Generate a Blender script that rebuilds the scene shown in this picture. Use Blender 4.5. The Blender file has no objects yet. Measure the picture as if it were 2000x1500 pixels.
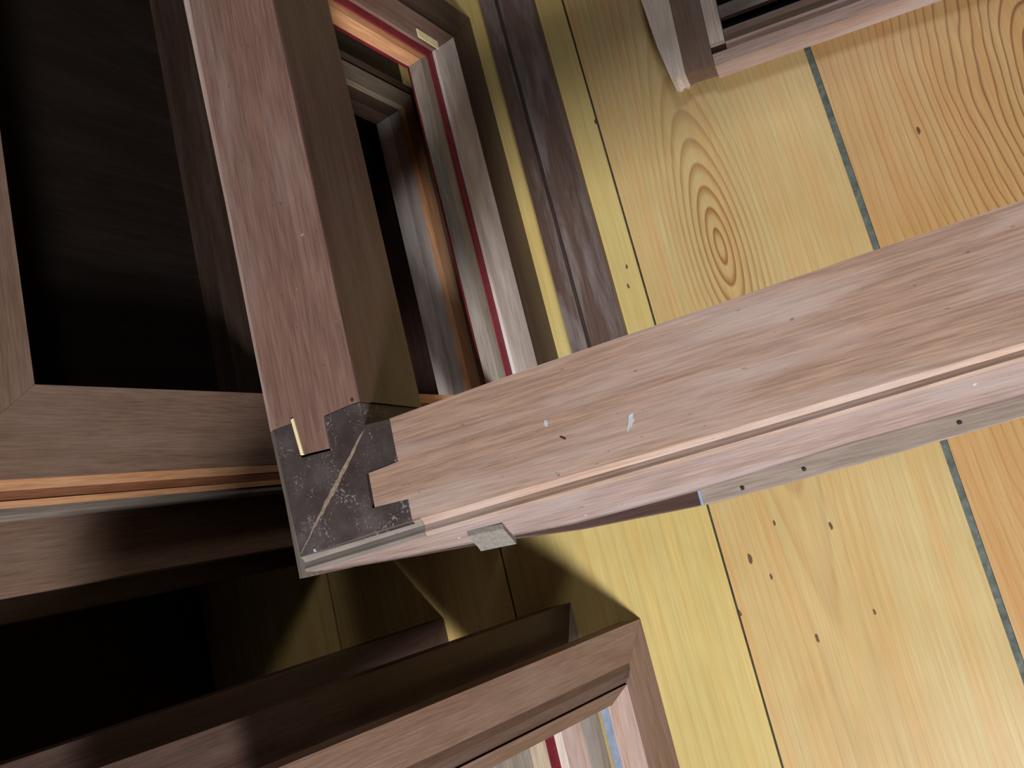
import bpy, bmesh, math, random
from mathutils import Matrix, Vector
random.seed(7)
SC = bpy.context.scene
COL = SC.collection

# ------------------------------------------------------------------ camera
cam_d = bpy.data.cameras.new('camera')
cam = bpy.data.objects.new('camera', cam_d)
COL.objects.link(cam)
SC.camera = cam
cam_d.sensor_width = 36.0
cam_d.lens = 28.8
cam_d.clip_start = 0.01
RX = (0.89053523, -0.28997525, -0.35051583)
SY = (-0.23766445, -0.95355923, 0.18504161)
UZ = (-0.3878951, -0.08148092, -0.9180949)
cam.matrix_world = Matrix((
    (RX[0], -RX[1], -RX[2], 0.0),
    (SY[0], -SY[1], -SY[2], 0.0),
    (UZ[0], -UZ[1], -UZ[2], 1.2),
    (0, 0, 0, 1)))

# ------------------------------------------------------------------ light
SC.view_settings.view_transform = 'Standard'
SC.view_settings.look = 'None'
SC.view_settings.gamma = 1.0
SC.view_settings.use_curve_mapping = False
SC.view_settings.exposure = 0.0
world = bpy.data.worlds.new('world')
SC.world = world
world.use_nodes = True
world.node_tree.nodes['Background'].inputs[0].default_value = (0.85, 0.93, 1.0, 1)
world.node_tree.nodes['Background'].inputs[1].default_value = 0.02


def area(name, loc, target, sx, sy, energy, color, spread=180):
    d = bpy.data.lights.new(name, 'AREA')
    d.shape = 'RECTANGLE'
    d.size, d.size_y, d.energy, d.color = sx, sy, energy, color
    d.spread = math.radians(spread)
    o = bpy.data.objects.new(name, d)
    COL.objects.link(o)
    o.location = loc
    o.rotation_euler = (Vector(target) - Vector(loc)).to_track_quat('-Z', 'Y').to_euler()
    return o


area('window_daylight', (0.30, -1.95, 2.0), (-0.1, 0.1, 0.2), 0.55, 0.5, 47, (1.0, 0.97, 0.93), 110)
area('added_fill_light', (0.40, 1.75, 2.1), (0.1, 0.5, 0.0), 0.4, 0.4, 10, (1.0, 0.95, 0.88))  # added fill light that lifts the flat sash; no known lamp there


# ------------------------------------------------------------------ materials
def nodes_of(name):
    m = bpy.data.materials.new(name)
    m.use_nodes = True
    nt = m.node_tree
    b = nt.nodes['Principled BSDF']
    return m, nt, b


def N(nt, typ, **kw):
    n = nt.nodes.new(typ)
    for k, v in kw.items():
        setattr(n, k, v)
    return n


def L(nt, a, b):
    nt.links.new(a, b)


def ramp(nt, fac, stops):
    r = N(nt, 'ShaderNodeValToRGB')
    e = r.color_ramp.elements
    while len(e) < len(stops):
        e.new(0.5)
    for i, (p, c) in enumerate(stops):
        e[i].position = p
        e[i].color = (c[0], c[1], c[2], 1)
    L(nt, fac, r.inputs[0])
    return r.outputs[0]


def mixc(nt, fac, a, b, mode='MIX'):
    m = N(nt, 'ShaderNodeMix', data_type='RGBA', blend_type=mode)
    for sock, v in ((m.inputs[0], fac), (m.inputs[6], a), (m.inputs[7], b)):
        if hasattr(v, 'is_linked'):
            L(nt, v, sock)
        elif isinstance(v, (int, float)):
            sock.default_value = v
        else:
            sock.default_value = (v[0], v[1], v[2], 1)
    return m.outputs[2]


def math_(nt, op, a, b=None, c=None):
    m = N(nt, 'ShaderNodeMath', operation=op)
    for i, v in enumerate((a, b, c)):
        if v is None:
            continue
        if hasattr(v, 'is_linked'):
            L(nt, v, m.inputs[i])
        else:
            m.inputs[i].default_value = v
    return m.outputs[0]


def srgb(r, g, b):
    f = lambda v: (v / 255 / 12.92) if v / 255 <= 0.04045 else ((v / 255 + 0.055) / 1.055) ** 2.4
    return (f(r), f(g), f(b))


def noise(nt, vec, scale, detail=4, rough=0.55, dist=0.0):
    n = N(nt, 'ShaderNodeTexNoise')
    n.inputs['Scale'].default_value = scale
    n.inputs['Detail'].default_value = detail
    n.inputs['Roughness'].default_value = rough
    n.inputs['Distortion'].default_value = dist
    L(nt, vec, n.inputs['Vector'])
    return n.outputs['Fac']


def wood(name, dark, mid, light, worn=(0.4, 0.38, 0.37), worn_amt=0.3, rough=0.5, spec=0.4, coat=0.0, bump=0.15, speck=True):
    """grain runs along each piece's own local X; a different offset per piece"""
    m, nt, b = nodes_of(name)
    tc = N(nt, 'ShaderNodeTexCoord')
    oi = N(nt, 'ShaderNodeObjectInfo')
    off = N(nt, 'ShaderNodeVectorMath', operation='ADD')
    L(nt, tc.outputs['Object'], off.inputs[0])
    sc = N(nt, 'ShaderNodeVectorMath', operation='SCALE')
    comb = N(nt, 'ShaderNodeCombineXYZ')
    for i in range(3):
        L(nt, oi.outputs['Random'], comb.inputs[i])
    L(nt, comb.outputs[0], sc.inputs[0])
    sc.inputs['Scale'].default_value = 13.0
    L(nt, sc.outputs[0], off.inputs[1])

    def mapped(s):
        mp = N(nt, 'ShaderNodeMapping')
        mp.inputs['Scale'].default_value = s
        L(nt, off.outputs[0], mp.inputs['Vector'])
        return mp.outputs[0]
    streak = noise(nt, mapped((1.5, 75, 75)), 1.0, 5, 0.62, 0.15)
    fine = noise(nt, mapped((22, 520, 520)), 1.0, 3, 0.6)
    patch = noise(nt, mapped((5, 30, 30)), 1.0, 4, 0.6, 0.3)
    dk = tuple(d_ * .35 + m_ * .65 for d_, m_ in zip(dark, mid))
    lt = tuple(d_ * .6 + m_ * .4 for d_, m_ in zip(light, mid))
    base = ramp(nt, streak, [(0.28, dk), (0.50, mid), (0.72, lt)])
    finec = ramp(nt, fine, [(0.35, (0.72, 0.72, 0.72)), (0.65, (1.12, 1.12, 1.12))])
    col = mixc(nt, 1.0, base, finec, 'MULTIPLY')
    wf = ramp(nt, patch, [(0.46, (0, 0, 0)), (0.72, (worn_amt * 1.6,) * 3)])
    col = mixc(nt, wf, col, worn)
    if speck:
        v = noise(nt, mapped((140, 140, 140)), 1.0, 1, 0.5)
        sf = ramp(nt, v, [(0.80, (0, 0, 0)), (0.84, (0.5, 0.5, 0.5))])
        col = mixc(nt, sf, col, (0.5, 0.47, 0.43))
        v2 = noise(nt, mapped((90, 230, 230)), 1.3, 1, 0.5)
        sf2 = ramp(nt, v2, [(0.20, (0.55, 0.55, 0.55)), (0.25, (0, 0, 0))])
        col = mixc(nt, sf2, col, (dark[0] * .4, dark[1] * .4, dark[2] * .4))
    L(nt, col, b.inputs['Base Color'])
    rr = ramp(nt, patch, [(0.4, (rough,) * 3), (0.7, (min(1, rough + .2),) * 3)])
    L(nt, rr, b.inputs['Roughness'])
    b.inputs['Specular IOR Level'].default_value = spec
    b.inputs['Coat Weight'].default_value = coat
    b.inputs['Coat Roughness'].default_value = 0.12
    bp = N(nt, 'ShaderNodeBump')
    bp.inputs['Strength'].default_value = bump
    bp.inputs['Distance'].default_value = 0.0008
    L(nt, fine, bp.inputs['Height'])
    L(nt, bp.outputs[0], b.inputs['Normal'])
    return m


def plain(name, c, rough=0.6, var=0.15, scale=60, spec=0.3):
    m, nt, b = nodes_of(name)
    tc = N(nt, 'ShaderNodeTexCoord')
    f = noise(nt, tc.outputs['Object'], scale, 5, 0.65)
    col = ramp(nt, f, [(0.3, tuple(v * (1 - var) for v in c)), (0.7, tuple(v * (1 + var) for v in c))])
    L(nt, col, b.inputs['Base Color'])
    b.inputs['Roughness'].default_value = rough
    b.inputs['Specular IOR Level'].default_value = spec
    return m


def floor_wood(name, base, late, x0, y0, cy, sat, freq, contrast, streakc, warp=0.012, sharp=0.5, reach=0.1):
    """flat-sawn pine: growth rings cut lengthwise; x0,y0 = centre of the cathedral figure in floor coordinates"""
    m, nt, b = nodes_of(name)
    geo = N(nt, 'ShaderNodeTexCoord')
    sep = N(nt, 'ShaderNodeSeparateXYZ')
    L(nt, geo.outputs['Object'], sep.inputs[0])
    mp = N(nt, 'ShaderNodeMapping')
    mp.inputs['Scale'].default_value = (9, 3.2, 9)
    L(nt, geo.outputs['Object'], mp.inputs['Vector'])
    wn = noise(nt, mp.outputs[0], 1.0, 3, 0.5)
    wv = math_(nt, 'MULTIPLY', math_(nt, 'SUBTRACT', wn, 0.5), warp)
    xx = math_(nt, 'ADD', math_(nt, 'SUBTRACT', sep.outputs[0], x0), wv)
    ay = math_(nt, 'MULTIPLY', math_(nt, 'ABSOLUTE', math_(nt, 'SUBTRACT', sep.outputs[1], y0)), cy)
    # distance grows with |y-y0| and levels off, so rings turn into straight grain
    h = math_(nt, 'MULTIPLY', math_(nt, 'TANH', math_(nt, 'DIVIDE', ay, sat)), sat)
    r = math_(nt, 'SQRT', math_(nt, 'ADD', math_(nt, 'MULTIPLY', xx, xx), math_(nt, 'MULTIPLY', h, h)))
    ph = math_(nt, 'FRACT', math_(nt, 'MULTIPLY', r, freq))
    # slow early wood, abrupt late wood
    ring = ramp(nt, ph, [(0.0, (0, 0, 0)), (sharp, (0.12,) * 3), (0.86, (1, 1, 1)), (1.0, (0, 0, 0))])
    mp2 = N(nt, 'ShaderNodeMapping')
    mp2.inputs['Scale'].default_value = (38, 1.6, 20)
    L(nt, geo.outputs['Object'], mp2.inputs['Vector'])
    st = noise(nt, mp2.outputs[0], 1.0, 5, 0.6)
    mp3 = N(nt, 'ShaderNodeMapping')
    mp3.inputs['Scale'].default_value = (420, 9, 100)
    L(nt, geo.outputs['Object'], mp3.inputs['Vector'])
    fi = noise(nt, mp3.outputs[0], 1.0, 3, 0.6)
    bc = ramp(nt, st, [(0.25, streakc), (0.6, base), (0.85, tuple(min(1, v * 1.12) for v in base))])
    # the figure is strong round its centre; away from it the straight grain is faint
    q = math_(nt, 'DIVIDE', r, reach)
    fall = math_(nt, 'EXPONENT', math_(nt, 'MULTIPLY', math_(nt, 'MULTIPLY', q, q), -1.0))
    rf = math_(nt, 'MULTIPLY', ring, math_(nt, 'ADD', math_(nt, 'MULTIPLY', fall, contrast), 0.10))
    col = mixc(nt, rf, bc, late)
    col = mixc(nt, 1.0, col, ramp(nt, fi, [(0.3, (0.88, 0.86, 0.82)), (0.7, (1.05, 1.05, 1.04))]), 'MULTIPLY')
    big = noise(nt, geo.outputs['Object'], 6.0, 3, 0.5)
    col = mixc(nt, 1.0, col, ramp(nt, big, [(0.3, (0.92, 0.88, 0.80)), (0.7, (1.03, 1.04, 1.06))]), 'MULTIPLY')
    L(nt, col, b.inputs['Base Color'])
    b.inputs['Roughness'].default_value = 0.38
    b.inputs['Specular IOR Level'].default_value = 0.4
    bp = N(nt, 'ShaderNodeBump')
    bp.inputs['Strength'].default_value = 0.12
    bp.inputs['Distance'].default_value = 0.001
    L(nt, math_(nt, 'SUBTRACT', fi, math_(nt, 'MULTIPLY', ring, contrast)), bp.inputs['Height'])
    L(nt, bp.outputs[0], b.inputs['Normal'])
    return m


W_TOP = wood('mahogany_stile', (0.125, 0.068, 0.053), (0.185, 0.106, 0.086), (0.255, 0.152, 0.122), (0.32, 0.25, 0.235), 0.28, 0.5)
W_RAIL = wood('mahogany_rail', (0.22, 0.135, 0.10), (0.30, 0.195, 0.15), (0.38, 0.255, 0.19), (0.42, 0.35, 0.34), 0.34, 0.5)
W_MOULD = wood('bare_moulding', (0.27, 0.17, 0.125), (0.34, 0.235, 0.185), (0.43, 0.31, 0.25), (0.38, 0.32, 0.31), 0.5, 0.55)
W_SIDE = wood('dusty_pink_side', (0.17, 0.11, 0.09), (0.22, 0.155, 0.14), (0.26, 0.195, 0.18), (0.27, 0.23, 0.23), 0.5, 0.6)
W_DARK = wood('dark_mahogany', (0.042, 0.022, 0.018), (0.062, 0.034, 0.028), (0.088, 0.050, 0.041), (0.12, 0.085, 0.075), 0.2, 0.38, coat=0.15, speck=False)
W_VDARK = wood('dark_and_shaded_brown', (0.022, 0.012, 0.009), (0.034, 0.019, 0.014), (0.05, 0.03, 0.022), (0.06, 0.045, 0.04), 0.2, 0.5, speck=False)  # also carries the shade in the bottom rails of the left stack
W_SHADEP = wood('shade_black_panel', (0.006, 0.0035, 0.003), (0.009, 0.005, 0.004), (0.014, 0.008, 0.006), (0.02, 0.014, 0.012), 0.15, 0.6, 0.2, speck=False)  # near-black colour that stands in for shade inside the left stack
W_BROWN = wood('brown_face', (0.135, 0.078, 0.056), (0.19, 0.118, 0.088), (0.25, 0.16, 0.12), (0.26, 0.19, 0.16), 0.25, 0.5, speck=False)
W_BLOCK = None
W_ORANGE = wood('bare_orange', (0.45, 0.20, 0.09), (0.56, 0.28, 0.14), (0.68, 0.38, 0.21), (0.6, 0.42, 0.3), 0.2, 0.55, speck=False)
W_ORDARK = wood('red_brown_groove', (0.17, 0.065, 0.032), (0.23, 0.09, 0.045), (0.29, 0.12, 0.06), (0.3, 0.18, 0.12), 0.1, 0.5, speck=False)
W_CREAM = wood('cream_bead', (0.42, 0.32, 0.22), (0.52, 0.42, 0.30), (0.62, 0.52, 0.40), (0.6, 0.54, 0.46), 0.3, 0.6, speck=False)
W_WORN = wood('worn_grey_pink', (0.34, 0.25, 0.23), (0.50, 0.43, 0.42), (0.64, 0.58, 0.58), (0.68, 0.65, 0.67), 0.6, 0.6, speck=False)
W_GREY = wood('grey_wood', (0.20, 0.165, 0.14), (0.27, 0.23, 0.20), (0.34, 0.30, 0.27), (0.38, 0.36, 0.34), 0.4, 0.6, speck=False)
W_WHITE = wood('whitewashed', (0.66, 0.55, 0.50), (0.78, 0.67, 0.62), (0.84, 0.74, 0.70), (0.82, 0.76, 0.74), 0.5, 0.6, speck=False)
W_PINK = wood('pale_pink_wood', (0.42, 0.28, 0.24), (0.52, 0.37, 0.33), (0.60, 0.46, 0.42), (0.58, 0.5, 0.5), 0.4, 0.6, speck=False)
W_BAR = wood('dark_bar', (0.06, 0.034, 0.028), (0.085, 0.052, 0.044), (0.12, 0.08, 0.068), (0.24, 0.22, 0.23), 0.5, 0.5, speck=False)
RED = plain('red_seal', srgb(112, 32, 44), 0.5, 0.25)
BLUE = plain('pale_blue_line', srgb(135, 150, 175), 0.5, 0.2)
CREAMP = plain('cream_wedge_wood', srgb(225, 212, 170), 0.6, 0.12)
BLACK = plain('black_void', (0.006, 0.006, 0.006), 0.9, 0.15, 60, 0.1)
GAP = plain('floor_gap_dirt', srgb(52, 50, 38), 0.8, 0.5, 120)
CAULK = plain('grey_blue_caulk', srgb(84, 92, 88), 0.7, 0.45, 90)
TAB = plain('grey_tab', srgb(112, 108, 104), 0.8, 0.25, 300)
NAIL = plain('nail_hole', (0.03, 0.022, 0.018), 0.8)
KNOT = plain('pine_knot', (0.11, 0.062, 0.03), 0.6, 0.3)
W_STRIP = wood('grey_brown_strip', (0.15, 0.11, 0.09), (0.20, 0.155, 0.13), (0.26, 0.21, 0.18), (0.30, 0.27, 0.25), 0.4, 0.6, speck=False)
W_CGREY = wood('stained_grey', (0.10, 0.082, 0.072), (0.15, 0.125, 0.11), (0.21, 0.18, 0.16), (0.25, 0.225, 0.21), 0.4, 0.7)
PAINT = plain('grey_blue_paint', srgb(165, 170, 180), 0.7, 0.2, 200)


def block_material():
    m, nt, b = nodes_of('dark_corner_stain')
    tc = N(nt, 'ShaderNodeTexCoord')
    a = noise(nt, tc.outputs['Object'], 26, 5, 0.6)
    col = ramp(nt, a, [(0.3, (0.030, 0.021, 0.020)), (0.55, (0.055, 0.043, 0.043)), (0.8, (0.105, 0.090, 0.092))])
    d = noise(nt, tc.outputs['Object'], 430, 3, 0.7)
    e = noise(nt, tc.outputs['Object'], 33, 3, 0.5)
    sf = ramp(nt, math_(nt, 'ADD', d, math_(nt, 'MULTIPLY', math_(nt, 'SUBTRACT', e, 0.5), 0.55)),
              [(0.62, (0, 0, 0)), (0.74, (0.8, 0.8, 0.8))])
    col = mixc(nt, sf, col, (0.30, 0.27, 0.26))
    L(nt, col, b.inputs['Base Color'])
    b.inputs['Roughness'].default_value = 0.55
    b.inputs['Specular IOR Level'].default_value = 0.35
    bp = N(nt, 'ShaderNodeBump')
    bp.inputs['Strength'].default_value = 0.3
    bp.inputs['Distance'].default_value = 0.0006
    L(nt, d, bp.inputs['Height'])
    L(nt, bp.outputs[0], b.inputs['Normal'])
    return m


W_BLOCK = block_material()
SCRATCH = plain('dusty_mitre_line', (0.22, 0.165, 0.125), 0.8, 0.35, 260)


# ------------------------------------------------------------------ helpers
def tag(o, label, cat, group=None):
    o['label'] = label
    o['category'] = cat
    if group:
        o['group'] = group
    return o


def empty(name, label=None, cat=None, group=None, matrix=None):
    o = bpy.data.objects.new(name, None)
    o.empty_display_size = 0.05
    COL.objects.link(o)
    if matrix is not None:
        o.matrix_world = matrix
    if cat:
        tag(o, label, cat, group)
    return o


AX = {'x': Matrix(((1, 0, 0), (0, 1, 0), (0, 0, 1))),
      'y': Matrix(((0, 0, 1), (1, 0, 0), (0, 1, 0))),      # local X -> Y, local Y -> Z, local Z -> X
      'z': Matrix(((0, 1, 0), (0, 0, 1), (1, 0, 0)))}      # local X -> Z, local Y -> X, local Z -> Y


def finish(name, bm, mat, parent, axis, bevel=0.0, label=None, smooth=False):
    """bm is in the parent's coordinates; re-centre it and turn it so that local X runs along the grain"""
    if bevel > 0:
        try:
            bmesh.ops.bevel(bm, geom=[e for e in bm.edges if len(e.link_faces) == 2 and e.calc_face_angle(0) > 0.35],
                            offset=bevel, segments=2, profile=0.6, affect='EDGES', clamp_overlap=True)
        except Exception:
            pass
    bmesh.ops.recalc_face_normals(bm, faces=bm.faces[:])
    A = AX[axis].to_4x4()
    c = sum((v.co for v in bm.verts), Vector()) / max(1, len(bm.verts))
    M = Matrix.Translation(c) @ A
    if name == 'floor_board':      # boards keep floor coordinates, so the figure of the grain has its place
        M = Matrix.Identity(4)
    bm.transform(M.inverted())
    me = bpy.data.meshes.new(name)
    bm.to_mesh(me)
    bm.free()
    if mat:
        me.materials.append(mat)
    if smooth:
        for p in me.polygons:
            p.use_smooth = True
    o = bpy.data.objects.new(name, me)
    COL.objects.link(o)
    if parent is not None:
        o.parent = parent
    o.matrix_local = M
    if label:
        o['label'] = label
    return o


def prism(name, pts, lo, hi, mat, parent, axis='x', plane='xy', bevel=0.0008, label=None):
    """polygon pts in a plane of the parent's coordinates, thickened from lo to hi along the third axis"""
    bm = bmesh.new()

    def P(a, b, c):
        return {'xy': (a, b, c), 'xz': (a, c, b), 'yz': (c, a, b)}[plane]
    lov = [bm.verts.new(P(a, b, lo)) for a, b in pts]
    hiv = [bm.verts.new(P(a, b, hi)) for a, b in pts]
    n = len(pts)
    bm.faces.new(lov)
    bm.faces.new(hiv)
    for i in range(n):
        j = (i + 1) % n
        bm.faces.new((lov[i], lov[j], hiv[j], hiv[i]))
    return finish(name, bm, mat, parent, axis, bevel, label)


def box(name, x0, x1, y0, y1, z0, z1, mat, parent, axis='x', bevel=0.0008, label=None):
    return prism(name, [(x0, y0), (x1, y0), (x1, y1), (x0, y1)], z0, z1, mat, parent, axis, 'xy', bevel, label)


def sweep(name, stations, mat, parent, axis='x', bevel=0.0, label=None, smooth=False):
    """closed profile (list of points) at each station, skinned; ends capped"""
    bm = bmesh.new()
    rings = [[bm.verts.new(p) for p in st] for st in stations]
    n = len(rings[0])
    for a, b in zip(rings, rings[1:]):
        for i in range(n):
            j = (i + 1) % n
            bm.faces.new((a[i], a[j], b[j], b[i]))
    bm.faces.new(rings[0])
    bm.faces.new(rings[-1])
    return finish(name, bm, mat, parent, axis, bevel, label, smooth)


def lean(xf, deg, y=0.0, yaw=0.0):
    """standing frame: local x along world Y, local z up the leaning face, local y into the back; foot line at x = xf"""
    t = math.radians(deg)
    M = Matrix(((0, -math.cos(t), -math.sin(t), xf),
                (1, 0, 0, y),
                (0, -math.sin(t), math.cos(t), 0.0),
                (0, 0, 0, 1)))
    return M @ Matrix.Rotation(math.radians(yaw), 4, 'Y')


def ring(parent, x0, x1, z0, z1, l, r, b, t, y0, y1, mats, names=('stile', 'rail'), bevel=0.0015, sides='lrbt', labels=None):
    """one mitred rectangular ring of a frame; widths l, r, b, t; mats = one or a dict by side"""
    X0, X1, Z0, Z1 = x0 + l, x1 - r, z0 + b, z1 - t
    g = lambda s: mats[s] if isinstance(mats, dict) else mats
    e = 0.0002
    out = {}
    if 'l' in sides:
        out['l'] = prism(names[0], [(x0, z0 + e), (X0, Z0 + e), (X0, Z1 - e), (x0, z1 - e)], y0, y1, g('l'), parent, 'z', 'xz', bevel)
    if 'r' in sides:
        out['r'] = prism(names[0], [(x1, z0 + e), (x1, z1 - e), (X1, Z1 - e), (X1, Z0 + e)], y0, y1, g('r'), parent, 'z', 'xz', bevel)
    if 'b' in sides:
        out['b'] = prism(names[1], [(x0 + e, z0), (x1 - e, z0), (X1 - e, Z0), (X0 + e, Z0)], y0, y1, g('b'), parent, 'x', 'xz', bevel)
    if 't' in sides:
        out['t'] = prism(names[1], [(x0 + e, z1), (X0 + e, Z1), (X1 - e, Z1), (x1 - e, z1)], y0, y1, g('t'), parent, 'x', 'xz', bevel)
    if labels:
        for s, txt in labels.items():
            out[s]['label'] = txt
    return X0, X1, Z0, Z1


# ------------------------------------------------------------------ floor
floor = empty('floor')
floor['kind'] = 'structure'
box('subfloor', -1.75, 2.2, -2.6, 2.3, -0.06, -0.022, BLACK, floor, 'y', 0)
PY = srgb(206, 186, 130)
PO = srgb(196, 162, 112)
FM = [
    floor_wood('pine_far', PY, srgb(170, 120, 66), -1.4, 0.2, 0.10, 0.05, 90, 0.2, srgb(190, 160, 98)),
    floor_wood('pine_left', PY, srgb(176, 128, 72), -1.1, 0.2, 0.10, 0.05, 90, 0.2, srgb(190, 160, 98)),
    floor_wood('pine_left_near', PY, srgb(176, 128, 72), -0.75, 0.2, 0.10, 0.05, 90, 0.2, srgb(190, 160, 98)),
    floor_wood('pine_stack', srgb(187, 173, 118), srgb(168, 136, 82), -0.44, -0.6, 0.10, 0.05, 55, 0.22, srgb(196, 172, 112), 0.012, 0.5, 0.2),
    floor_wood('pine_yellow', srgb(184, 166, 120), srgb(136, 92, 52), -0.090, 0.341, 0.25, 0.075, 125, 0.95, srgb(190, 154, 104), 0.004, 0.45, 0.050),
    floor_wood('pine_orange', srgb(182, 151, 106), srgb(100, 58, 28), 0.365, 0.40, 0.34, 0.16, 100, 0.85, srgb(178, 134, 84), 0.034, 0.68, 0.17),
    floor_wood('pine_right', PO, srgb(140, 90, 46), 0.6, 0.2, 0.16, 0.06, 110, 0.3, srgb(180, 132, 78)),
]
gaps = [-1.53, -1.20, -0.875, -0.545, -0.2125, 0.1045, 0.43]
for i in range(len(gaps) - 1):
    a, b_ = gaps[i], gaps[i + 1]
    wl = 0.0045 if abs(b_ - 0.1045) < .01 else 0.0016
    wr = 0.0045 if abs(a - 0.1045) < .01 else 0.0016
    o = box('floor_board', a + wr, b_ - wl, -2.6, 2.3, -0.022, 0.0, FM[i], floor, 'x', 0.0008)
for a, b_ in ((-1.75, -1.53), (0.43, 2.2)):
    n = 1 if a < 0 else 5
    for k in range(n):
        x0 = a + (b_ - a) * k / n
        x1 = a + (b_ - a) * (k + 1) / n
        o = box('floor_board', x0 + .0016, x1 - .0016, -2.6, 2.3, -0.022, 0.0, FM[0] if a < 0 else FM[6], floor, 'x', 0.0008)
for gx in gaps:
    w = 0.0044 if abs(gx - 0.1045) < .01 else 0.0016
    m = CAULK if w > .004 else GAP
    bm = bmesh.new()
    ys = [-1.8 + 4.1 * k / 160 for k in range(161)]
    jit = [random.uniform(-.0006, .0006) for _ in ys]
    prs = []
    for y, j in zip(ys, jit):
        prs.append([(gx - w, y, -0.012), (gx - w, y, -0.003 + j), (gx + w, y, -0.003 - j), (gx + w, y, -0.012)])
    bm.free()
    sweep('gap_filler', prs, m, floor, 'y', 0, label='grey caulk in the wide gap' if w > .004 else None)
# small knots and pits in the boards
for (x, y, r) in [(-0.265, 0.455, .004), (-0.215, 0.60, .003), (-0.236, 0.33, .003), (-0.176, -0.10, .005), (-0.155, -0.13, .003), (-0.185, 0.17, .002),
                  (-0.12, -0.22, .004), (-0.21, -0.17, .003), (0.20, 0.40, .004), (-0.06, -0.08, .004), (-0.04, -0.20, .003), (-0.23, 0.36, .003),
                  (-0.27, 0.31, .005), (-0.13, -0.06, .003)]:
    pts = []
    for k in range(10):
        t = 2 * math.pi * k / 10
        rr = r * random.uniform(.7, 1.15)
        pts.append((x + rr * .6 * math.cos(t), y + rr * 1.5 * math.sin(t)))
    prism('knot', pts, -0.002, 0.0003, KNOT, floor, 'y', 'xy', 0)


# ------------------------------------------------------------------ room shell (outside the picture)
WALL = plain('grey_plaster', (0.06, 0.058, 0.055), 0.9, 0.06, 8)
WALLD = plain('dark_wainscot', (0.03, 0.02, 0.016), 0.7, 0.2, 8)
for nm, b6, mt in (('wall_left', (-1.20, -1.16, -2.6, 2.3, 0, 2.7), WALLD), ('wall_right', (2.2, 2.24, -2.6, 2.3, 0, 2.7), WALL),
                   ('wall_back', (-1.52, 2.24, 2.3, 2.34, 0, 2.7), WALL), ('wall_front', (-1.52, 2.24, -2.64, -2.6, 0, 2.7), WALL),
                   ('ceiling', (-1.52, 2.24, -2.64, 2.34, 2.7, 2.74), WALL)):
    w_ = box(nm, *b6, mt, None, 'x', 0)
    w_['kind'] = 'structure'

# ------------------------------------------------------------------ main frame on top
MF = empty('window_frame', 'large mahogany frame with dark jointed corner, laid flat across the other frames', 'frame')
K = 0.65 / 0.70
ZT, ZB = 0.55, 0.434


def k_(pts):
    return [(a * K, b * K) for a, b in pts]


XI = -0.4315     # inner face of the stile (before K)
FARY, FARX = 1.35, 1.0
g_ = 0.0012
stile = prism('stile', k_([(-0.5426, 0.1738), (-0.5137, 0.1742), (-0.5096, 0.1386), (-0.4777, 0.1364), (-0.4767, 0.1706), (-0.4437, 0.1728),
                           (XI, 0.1724), (XI - .006, FARY), (-0.5465, FARY)]), ZB, ZT, W_TOP, MF, 'y', 'xy', 0.0006)
# thin dark layer laid over the inner side of the stile
prism('inner_lining', k_([(XI + .0002, 0.1724), (XI + .0022, 0.1724), (XI - .0038, FARY), (XI - .0058, FARY)]), ZB, ZT - .0012, W_DARK, MF, 'y', 'xy', 0.0004, 'dark inner side')
# lighter rounded arris down the outside of the stile
sweep('arris', [[(x * K, y * K, ZT - .0006), ((x + .0009) * K, y * K, ZB), ((x - d * .75) * K, y * K, ZB), ((x - d) * K, y * K, ZT - .012), ((x - d * .85) * K, y * K, ZT - .005)]
                for x, y, d in ((-.5426, .1738, .0085), (-.544, .45, .0095), (-.5458, .70, .013), (-.5468, FARY, .013))], W_PINK, MF, 'y', 0)
rail_pts = k_([(-0.4008, 0.0646), (-0.4395, 0.0659), (-0.4383, 0.1002), (-0.403, 0.1027), (-0.402, 0.1462), (-0.25, 0.150), (0.04, 0.153), (0.2, 0.1545), (FARX, 0.158),
               (FARX, 0.060), (0.1337, 0.0514), (-0.0545, 0.0478), (-0.2412, 0.0454), (-0.4014, 0.0444)])
rail = prism('rail', rail_pts, ZB, ZT, W_RAIL, MF, 'x', 'xy', 0.0006)
blk = k_([(-0.5382, 0.0372), (-0.4016, 0.0400), (-0.4005, 0.0640), (-0.4432, 0.0656), (-0.4420, 0.1006), (-0.4034, 0.1030), (-0.4022, 0.1458), (XI, 0.1478),
          (XI, 0.1714), (-0.4437, 0.1720), (-0.4757, 0.1698), (-0.4768, 0.1340), (-0.5142, 0.1358), (-0.5172, 0.1735), (-0.5420, 0.1732)])
prism('corner_block', blk, ZB + .002, ZT - .0006, W_BLOCK, MF, 'x', 'xy', 0.0005, 'dark stained corner joint')
# the far end rail and far-right stile lie outside the picture
prism('rail', k_([(-0.5465, FARY), (FARX, FARY), (FARX, FARY + .12), (-0.5465, FARY + .12)]), ZB, ZT, W_RAIL, MF, 'x', 'xy', 0.0006)
prism('stile', k_([(FARX - .12, 0.158), (FARX, 0.158), (FARX, FARY), (FARX - .12, FARY)]), ZB, ZT, W_TOP, MF, 'y', 'xy', 0.0006)
# pale wedge beside the stile tongue
prism('wedge', k_([(-0.5165, 0.1775), (-0.5132, 0.1785), (-0.5092, 0.1388), (-0.5128, 0.1385)]), ZT - .02, ZT + .0012, CREAMP, MF, 'y', 'xy', 0.0003, 'cream wedge beside the tongue')
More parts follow.
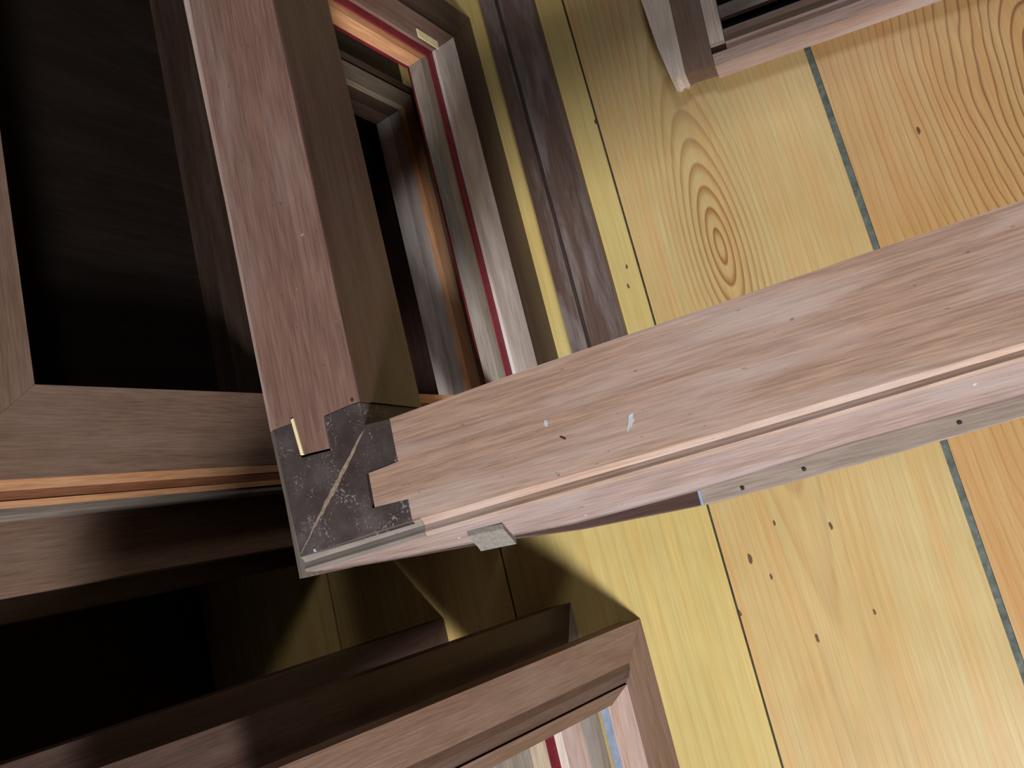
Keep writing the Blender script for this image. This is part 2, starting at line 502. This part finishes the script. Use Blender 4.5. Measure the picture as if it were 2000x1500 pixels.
# dusty line along the mitre
pl, pr_ = [], []
p0, p1 = Vector((-0.4345, 0.1425)), Vector((-0.5372, 0.0411))
dirv = (p1 - p0).normalized()
nv = Vector((-dirv.y, dirv.x))
NS = 26
for i in range(NS + 1):
    t = i / NS
    w = (.0004 + .0026 * math.sin(math.pi * min(1, t * 1.15)) ** 1.0 * random.uniform(.55, 1.0)) if 0 < i < NS else .0003
    c = p0.lerp(p1, t) + nv * random.uniform(-.0006, .0006)
    pl.append(tuple(c + nv * w)); pr_.append(tuple(c - nv * w))
prism('mitre_line', k_(pl + pr_[::-1]), ZT - .002, ZT - .0003, SCRATCH, MF, 'x', 'xy', 0, 'dusty line along the mitre')


# moulding of the rail: profile points as (apparent y at the top plane, z); apparent y is scaled to its own depth
def dep(ya, z):
    return ya * K * (1.2 - z) / 0.65


def interp(tab, x):
    for (a, va), (b, vb) in zip(tab, tab[1:]):
        if x <= b:
            u = 0 if b == a else max(0, (x - a) / (b - a))
            return va + (vb - va) * u
    return tab[-1][1]


FE = [(-0.5382, .0372), (-0.4014, .0430), (-0.2412, .0454), (-0.0545, .0478), (0.1337, .0514), (FARX, .060)]
BL = [(-0.547, .0215), (-0.4001, .0262), (-0.2455, .0296), (-0.0587, .0334), (0.1298, .0392), (FARX, .055)]
LP = [(-0.5471, .0186), (-0.4719, .0137), (-0.3405, .0072), (-0.2527, .0030), (-0.1251, .0047), (0.0069, .0114), (0.1215, .0132), (FARX, .03)]
BT = [(-0.5471, .0168), (-0.4719, .0118), (-0.3405, .0042), (-0.2545, -.0035), (-0.1309, -.0083), (0.0017, -.0058), (0.1169, -.0013), (FARX, .01)]
xs_all = [-0.393, -0.36, -0.3405, -0.30, -0.2545, -0.22, -0.19, -0.16, -0.13, -0.06, 0.0, 0.06, 0.12, 0.2, 0.5, FARX]


def mould_stations(xs):
    st = []
    for x in xs:
        fe, bl = interp(FE, x), interp(BL, x)
        d = fe - bl
        prof = [(fe + .004, ZB + .04), (fe + .004, ZT - .001), (fe, ZT - .0005), (fe - d * .12, ZT - .0035), (fe - d * .40, ZT - .0062), (fe - d * .62, ZT - .0052), (fe - d * .80, ZT - .0040),
                (bl, ZT - .0048), (bl - .0008, ZT - .009), (bl - .0008, ZB + .04)]
        st.append([(x * K, dep(y, z), z) for y, z in prof])
    return st


sweep('moulding', mould_stations(xs_all), W_MOULD, MF, 'x', 0, 'bare wood moulding along the rail')
sweep('corner_edge', [[(x * K, y * K, ZT - .0006), (x * K, y * K, ZB + .002), ((x - d * .75) * K, y * K, ZB + .002), ((x - d) * K, y * K, ZT - .012), ((x - d * .85) * K, y * K, ZT - .005)]
                       for x, y, d in ((-.5426, .1736, .0085), (-.5384, .10, .011), (-.5384, .0168, .0112))], W_CGREY, MF, 'y', 0, 'grey stained outer arris')
xs_c = [-0.5384, -0.52, -0.47, -0.43, -0.3935]
stc = mould_stations(xs_c)
sweep('corner_moulding', stc, W_CGREY, MF, 'x', 0, 'grey stained end of the moulding')


def side_stations(xs):
    st = []
    for x in xs:
        bl, lp = interp(BL, x), interp(LP, x)
        prof = [(bl + .004, ZT - .05), (bl + .004, ZT - .0075), (bl - .0005, ZT - .009), (bl * .72 + lp * .28, ZT - .013), (bl * .68 + lp * .32, ZT - .0145), (lp + .0016, ZT - .031),
                (lp, ZT - .031), (lp, ZT - .037), (lp + .006, ZT - .050)]
        st.append([(x * K, dep(y, z), z) for y, z in prof])
    return st


sweep('side_face', side_stations([-0.5465, -0.5, -0.44] + xs_all), W_SIDE, MF, 'x', 0, 'pale dusty outer side of the rail')


def board_stations(xs, z1, z0, inset=0.03):
    st = []
    for x in xs:
        bt = interp(BT, x)
        prof = [(bt + inset, z0), (bt + inset, z1), (bt + .0012, z1), (bt, z1 - .001), (bt, z0)]
        st.append([(x * K, dep(y, z), z) for y, z in prof])
    return st


sweep('lower_board', board_stations([-0.546, -0.5, -0.44] + xs_all, ZT - .051, ZT - .075), W_DARK, MF, 'x', 0, 'dark board under the rail')
st = []
for x in [-0.1345, -0.10, -0.06, 0.0, 0.06, 0.12, 0.2, 0.5, FARX]:
    lp, bt = interp(LP, x), interp(BT, x)
    prof = [(lp + .004, ZT - .0505), (lp + .004, ZT - .0385), (bt + .001, ZT - .041), (bt, ZT - .042), (bt, ZT - .0505)]
    st.append([(x * K, dep(y, z), z) for y, z in prof])
ns = sweep('nailed_strip', st, W_STRIP, MF, 'x', 0, 'grey strip with nail holes')
prism('strip_end', [(-0.1365 * K, dep(.0045, .51)), (-0.1338 * K, dep(.0045, .51)), (-0.1338 * K, dep(-.0079, .51)), (-0.1365 * K, dep(-.0079, .51))], ZT - .0508, ZT - .0385, BLUE, MF, 'y', 'xy', 0, 'pale end of the strip')


def disc(name, x, y, z, rx, ry, h, mat, parent, rot=0.0, jag=0.2, n=12, label=None):
    pts = []
    for k in range(n):
        t = 2 * math.pi * k / n
        rr = 1 + random.uniform(-jag, jag)
        a, b = rx * rr * math.cos(t), ry * rr * math.sin(t)
        pts.append((x + a * math.cos(rot) - b * math.sin(rot), y + a * math.sin(rot) + b * math.cos(rot)))
    return prism(name, pts, z - .003, z + h, mat, parent, 'x', 'xy', 0, label)


for x, ya in ((-0.098, -0.0022), (-0.044, 0.0006), (0.080, 0.0062)):
    disc('nail_hole', x * K, dep(ya, .51), ZT - .0395, .0017, .0014, .0004, NAIL, ns if False else MF)
# grey tab on the side of the rail
sweep('tab', [[(x * K, dep(y + s, z), z) for y, z in ((.0200, .5350), (.0150, .5350), (.0035, .5205), (-.0010, .5160), (-.0006, .514), (.008, .513), (.020, .513))]
              for x, s in ((-0.355, 0.0006), (-0.336, 0.0), (-0.317, -.0008))], TAB, MF, 'x', 0.0008, 'grey tab on the outer side')
# knocks, pits and paint on the faces
disc('hole', -0.4395 * K, 0.1768 * K, ZT, .0016, .0018, .0003, NAIL, MF)
disc('chip', -0.2319 * K, 0.0795 * K, ZT, .0030, .0010, .0003, NAIL, MF, -0.7)
disc('paint_mark', -0.2445 * K, 0.0965 * K, ZT, .0020, .0026, .0003, PAINT, MF, 0, 0.45)
disc('paint_mark', -0.1676 * K, 0.0779 * K, ZT, .0022, .0075, .00025, PAINT, MF, -0.5, 0.45, 18)
disc('paint_mark', -0.519 * K, 0.0405 * K, ZT, .0015, .0015, .0003, PAINT, MF, 0, 0.3)


# ------------------------------------------------------------------ far stack of leaning frames
def sash_in_frame(name, label, M, x0, x1, z1, parts, group=None):
    e = empty(name, label, 'frame', group, M)
    return e


# nearest frame of the far stack: brown outer frame with a worn sash and red seal in it
TH = 9.5
A = empty('casement_frame', 'brown frame with grey worn sash and thin red line, standing behind the big frame', 'frame', None, lean(-0.372, TH, 0))
x0, x1, z0, z1 = 0.04, 0.868, 0.0, 0.428
X0, X1, Z0, Z1 = ring(A, x0, x1, z0, z1, .075, .078, .084, .03, 0.0, .05, W_DARK, ('outer_stile', 'outer_rail'), .004)
a0, a1, b0, b1 = X0 + .0005, X1 - .0005, Z0 + .0005, Z1 - .0005
X0, X1, Z0, Z1 = ring(A, a0, a1, b0, b1, .05, .052, .068, .002, -.006, .04,
                      {'l': W_PINK, 'r': W_TOP, 'b': W_WORN, 't': W_TOP}, ('sash_stile', 'sash_rail'), .002)
X0, X1, Z0, Z1 = ring(A, X0, X1, Z0, Z1, .014, .013, .014, .001, -.001, .04, RED, ('seal', 'seal'), 0, labels={'b': 'dark red seal', 'r': 'dark red seal'})
X0, X1, Z0, Z1 = ring(A, X0, X1, Z0, Z1, .012, .013, .020, .001, .002, .024,
                      {'l': W_ORANGE, 'r': W_ORANGE, 'b': W_GREY, 't': W_ORANGE}, ('glazing_stile', 'glazing_rail'), .0015)
box('corner_key', 0.743, 0.757, -.0072, 0.0, 0.140, 0.190, CREAMP, A, 'z', .0005, 'cream patch near the corner')

B = empty('casement_frame', 'frame with orange bead and cream rail seen through the opening of the red-lined sash', 'frame', None, lean(-0.50, TH, 0))
x0, x1, z0, z1 = 0.06, 0.790, 0.0, 0.37
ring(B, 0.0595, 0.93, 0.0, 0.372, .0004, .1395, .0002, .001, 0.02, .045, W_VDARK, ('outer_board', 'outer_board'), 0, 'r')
X0, X1, Z0, Z1 = ring(B, x0, x1, z0, z1, .03, .022, .025, .03, 0.0, .05, W_BROWN, ('outer_stile', 'outer_rail'), .004)
X0, X1, Z0, Z1 = ring(B, X0, X1, Z0, Z1, .04, .033, .030, .002, -.004, .04, {'l': W_CREAM, 'r': W_CREAM, 'b': W_ORANGE, 't': W_CREAM}, ('bead_stile', 'bead_rail'), .002)
X0, X1, Z0, Z1 = ring(B, X0, X1, Z0, Z1, .03, .024, .034, .002, .006, .034, {'l': W_BROWN, 'r': W_BROWN, 'b': W_WORN, 't': W_BROWN}, ('inner_stile', 'inner_rail'), .002)

Cc = empty('casement_frame', 'dark stained frame deep in the stack behind the orange-beaded one', 'frame', None, lean(-0.57, TH, 0))
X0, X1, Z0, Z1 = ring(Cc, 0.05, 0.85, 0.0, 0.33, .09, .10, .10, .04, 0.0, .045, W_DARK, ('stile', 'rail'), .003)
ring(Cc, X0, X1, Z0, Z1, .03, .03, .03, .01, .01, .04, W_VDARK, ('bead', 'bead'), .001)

# tall frame at the left, only its near stile and top rail in the light
Lf = empty('tall_frame', 'tall brown frame with orange striped moulding standing left of the big frame', 'frame', None, lean(-0.78, 8, 0))
X0, X1, Z0, Z1 = ring(Lf, 0.203, 1.60, 0.0, 0.66, .114, .12, .10, .134, 0.0, .045, {'l': W_BROWN, 'r': W_BROWN, 'b': W_VDARK, 't': W_BROWN}, ('stile', 'rail'), .0015)  # bottom rail coloured darker than its frame, shade put into the colour
def bead(x0, x1, y0, mat, nm, lab=None):
    box(nm, x0, x1, y0, .045, 0.0, 0.66, mat, Lf, 'z', .001, lab)
bead(.1905, .2028, .001, W_ORANGE, 'moulding_bead', 'orange bare wood bead')
bead(.1785, .1903, .0022, W_ORDARK, 'moulding_groove', 'red-brown groove')
bead(.1710, .1783, .001, W_ORANGE, 'moulding_bead', 'orange bare wood bead')
bead(.1630, .1708, .004, W_CGREY, 'moulding_edge', 'grey-green edge')

L2 = empty('tall_frame', 'plain brown frame leaning right behind the orange striped one', 'frame', None, lean(-0.84, 8, 0))
ring(L2, 0.080, 1.55, 0.0, 0.72, .145, .11, .12, .12, 0.0, .04, {'l': W_BROWN, 'r': W_BROWN, 'b': W_VDARK, 't': W_BROWN}, ('stile', 'rail'), .004)  # bottom rail darkened likewise to hold the shade between the frames
L3 = empty('tall_frame', 'dark brown frame behind the plain brown one, farthest back in the left stack', 'frame', None, lean(-0.90, 8, 0))
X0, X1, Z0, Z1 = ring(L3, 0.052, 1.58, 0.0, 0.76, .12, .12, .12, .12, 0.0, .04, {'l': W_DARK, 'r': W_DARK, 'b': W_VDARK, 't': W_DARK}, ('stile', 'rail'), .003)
box('panel', X0, X1, .015, .03, Z0, Z1, W_SHADEP, L3, 'z', 0, 'blackish panel added for the unlit depth of the stack')  # added sheet; its black replaces the missing shade behind the frames

# ------------------------------------------------------------------ near stack of leaning frames
F2 = empty('leaning_sash', 'brown rounded frame with pale inner edge, foremost of the stack below the big frame', 'frame', None, lean(-0.352, 22, 0))
X0, X1, Z0, Z1 = ring(F2, -0.95, -0.150, 0.0, 0.62, .06, .050, .050, .06, 0.0, .036, {'l': W_BROWN, 'r': W_BROWN, 'b': W_BROWN, 't': W_BROWN}, ('stile', 'rail'), .003)
# stile rounds over to a dark inner slope
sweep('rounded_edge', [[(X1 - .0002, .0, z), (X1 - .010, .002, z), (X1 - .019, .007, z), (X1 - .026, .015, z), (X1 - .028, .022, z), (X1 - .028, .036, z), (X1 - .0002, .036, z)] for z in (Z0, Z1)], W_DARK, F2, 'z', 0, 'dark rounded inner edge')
ring(F2, X0, X1 - .0285, Z0, Z1, .014, .016, .042, .014, .014, .036, {'l': W_PINK, 'r': W_BROWN, 'b': W_PINK, 't': W_PINK}, ('inner_stile', 'inner_rail'), .001, 'rb')
box('blue_line', X0 + .02, X1 - .046, .022, .034, Z0 + .0422, Z0 + .0455, BLUE, F2, 'x', 0, 'pale blue line')

F1 = empty('leaning_sash', 'dark frame with round end leaning second in the stack below the big frame', 'frame', None, lean(-0.452, 22, 0))
X0, X1, Z0, Z1 = ring(F1, -0.95, -0.107, 0.0, 0.72, .07, .085, .040, .07, 0.0, .036, {'l': W_DARK, 'r': W_DARK, 'b': W_GREY, 't': W_DARK}, ('stile', 'rail'), .005)
X0, X1, Z0, Z1 = ring(F1, X0, X1, Z0, Z1, .02, .022, .044, .02, .002, .036, {'l': W_DARK, 'r': W_DARK, 'b': W_PINK, 't': W_DARK}, ('sash_stile', 'sash_rail'), .001)
X0, X1, Z0, Z1 = ring(F1, X0, X1, Z0, Z1, .005, .005, .014, .005, -.001, .036, {'l': W_WHITE, 'r': W_DARK, 'b': W_WHITE, 't': W_WHITE}, ('bead', 'bead'), 0.0005)
X0, X1, Z0, Z1 = ring(F1, X0, X1, Z0, Z1, .005, .005, .019, .005, .001, .036, {'l': RED, 'r': W_DARK, 'b': RED, 't': RED}, ('seal', 'seal'), 0.0, labels={'b': 'red seal'})
X0, X1, Z0, Z1 = ring(F1, X0, X1, Z0, Z1, .01, .01, .024, .01, .001, .036, {'l': W_CREAM, 'r': W_DARK, 'b': W_CREAM, 't': W_CREAM}, ('cream_bead', 'cream_bead'), 0.0005)
X0, X1, Z0, Z1 = ring(F1, X0, X1, Z0 + .006, Z1, .02, .02, .05, .02, .004, .036, {'l': W_GREY, 'r': W_DARK, 'b': W_GREY, 't': W_GREY}, ('inner_stile', 'inner_rail'), 0.001)

Fshade = empty('leaning_sash', 'added dark frame shaping the floor shadow, mostly hidden between the round-ended dark frame and the panelled one', 'frame', None, lean(-0.494, 22, 0))  # extra frame, added to shape the lit sliver on the floor
ring(Fshade, -0.95, -0.125, 0.0, 0.60, .07, .11, .07, .07, 0.0, .05, W_DARK, ('stile', 'rail'), .003)
F0 = empty('leaning_sash', 'very dark frame with added panel leaning at the back of the stack below the big frame', 'frame', None, lean(-0.67, 16, 0))
X0, X1, Z0, Z1 = ring(F0, -0.95, -0.090, 0.0, 0.95, .07, .07, .07, .07, 0.0, .036, W_DARK, ('stile', 'rail'), .003)  # made tall to stop light leaking onto the floor behind
box('panel', X0, X1, .012, .024, Z0, Z1, W_VDARK, F0, 'z', 0, 'dark panel added to block light')  # added blocker that keeps window light off the left floor

# ------------------------------------------------------------------ loose rail lying on the floor
bx = empty('loose_rail', 'dark grooved rail with grey scuffs lying loose on the yellow floor boards', 'rail')
box('upper_strip', -0.3395, -0.3145, 0.06, 1.25, 0.0, 0.030, W_BAR, bx, 'y', .002)
box('groove', -0.3145, -0.3095, 0.06, 1.25, 0.0, 0.018, W_VDARK, bx, 'y', 0)
box('lower_strip', -0.3095, -0.256, 0.06, 1.25, 0.0, 0.026, W_BAR, bx, 'y', .003)

# ------------------------------------------------------------------ frame lying flat on the floor, top right
T = empty('flat_sash', 'pale worn sash with a ragged horn lying flat on the floor', 'frame')
T.matrix_world = Matrix.Translation((-0.018, 0.585, 0)) @ Matrix.Rotation(math.radians(-4.5), 4, 'Z')
hp = [(-0.066, 0.003), (-0.060, -0.001), (-0.054, 0.004), (-0.049, 0.000), (-0.045, 0.004), (-0.045, 0.5), (-0.085, 0.5), (-0.0845, 0.14), (-0.076, 0.06)]
prism('stile', hp, 0.0, 0.045, W_WHITE, T, 'y', 'xy', .002, 'whitish scuffed stile with ragged horn')
prism('stile_groove', [(-0.0448, 0.003), (-0.036, 0.006), (-0.022, 0.005), (-0.003, 0.004), (-0.003, 0.5), (-0.0448, 0.5)], 0.0, 0.038, W_BROWN, T, 'y', 'xy', .002, 'brown groove down the stile')
box('stile_bead', -0.0028, 0.018, 0.0335, 0.5, 0.0, 0.042, W_WHITE, T, 'y', .001, 'pale bead down the stile')
box('rail_bead', -0.0025, 0.75, 0.0, 0.018, 0.0, 0.042, W_PINK, T, 'x', .003, 'pale pink bead')
box('rail', 0.0185, 0.75, 0.0182, 0.034, 0.0, 0.034, W_PINK, T, 'x', .003)
box('rail_rebate', 0.0185, 0.75, 0.0343, 0.058, 0.0, 0.024, W_BROWN, T, 'x', .001)
box('blue_line', 0.0185, 0.75, 0.0582, 0.061, 0.0, 0.020, BLUE, T, 'x', 0, 'pale blue line')
box('panel', 0.0185, 0.75, 0.0612, 0.5, 0.002, 0.006, BLACK, T, 'x', 0, 'black panel')
box('glazing_bar', 0.0185, 0.75, 0.080, 0.100, 0.006, 0.018, W_DARK, T, 'x', .001)
box('stile', 0.7502, 0.83, 0.0, 0.5, 0.0, 0.042, W_WHITE, T, 'y', .002)
box('rail', -0.045, 0.75, 0.5002, 0.56, 0.0, 0.042, W_PINK, T, 'x', .002)


# ------------------------------------------------------------------ trestles that carry the far side of the big frame, outside the picture
def trestle(label, x, y, rot):
    t = empty('trestle', label, 'trestle', None, Matrix.Translation((x, y, 0)) @ Matrix.Rotation(rot, 4, 'Z'))
    box('beam', -.35, .35, -.035, .035, .37, .4338, W_CREAM, t, 'x', .002)
    for sx in (-.28, .28):
        for s in (-1, 1):
            sweep('leg', [[(sx - .02, s * .12 - .02, 0), (sx + .02, s * .12 - .02, 0), (sx + .02, s * .12 + .02, 0), (sx - .02, s * .12 + .02, 0)],
                          [(sx - .02, s * .03 - .012, .37), (sx + .02, s * .03 - .012, .37), (sx + .02, s * .03 + .012, .37), (sx - .02, s * .03 + .012, .37)]], W_CREAM, t, 'z', 0)
    return t


trestle('pale wooden trestle under the far end of the big frame', 0.45, 1.335, 0.0)
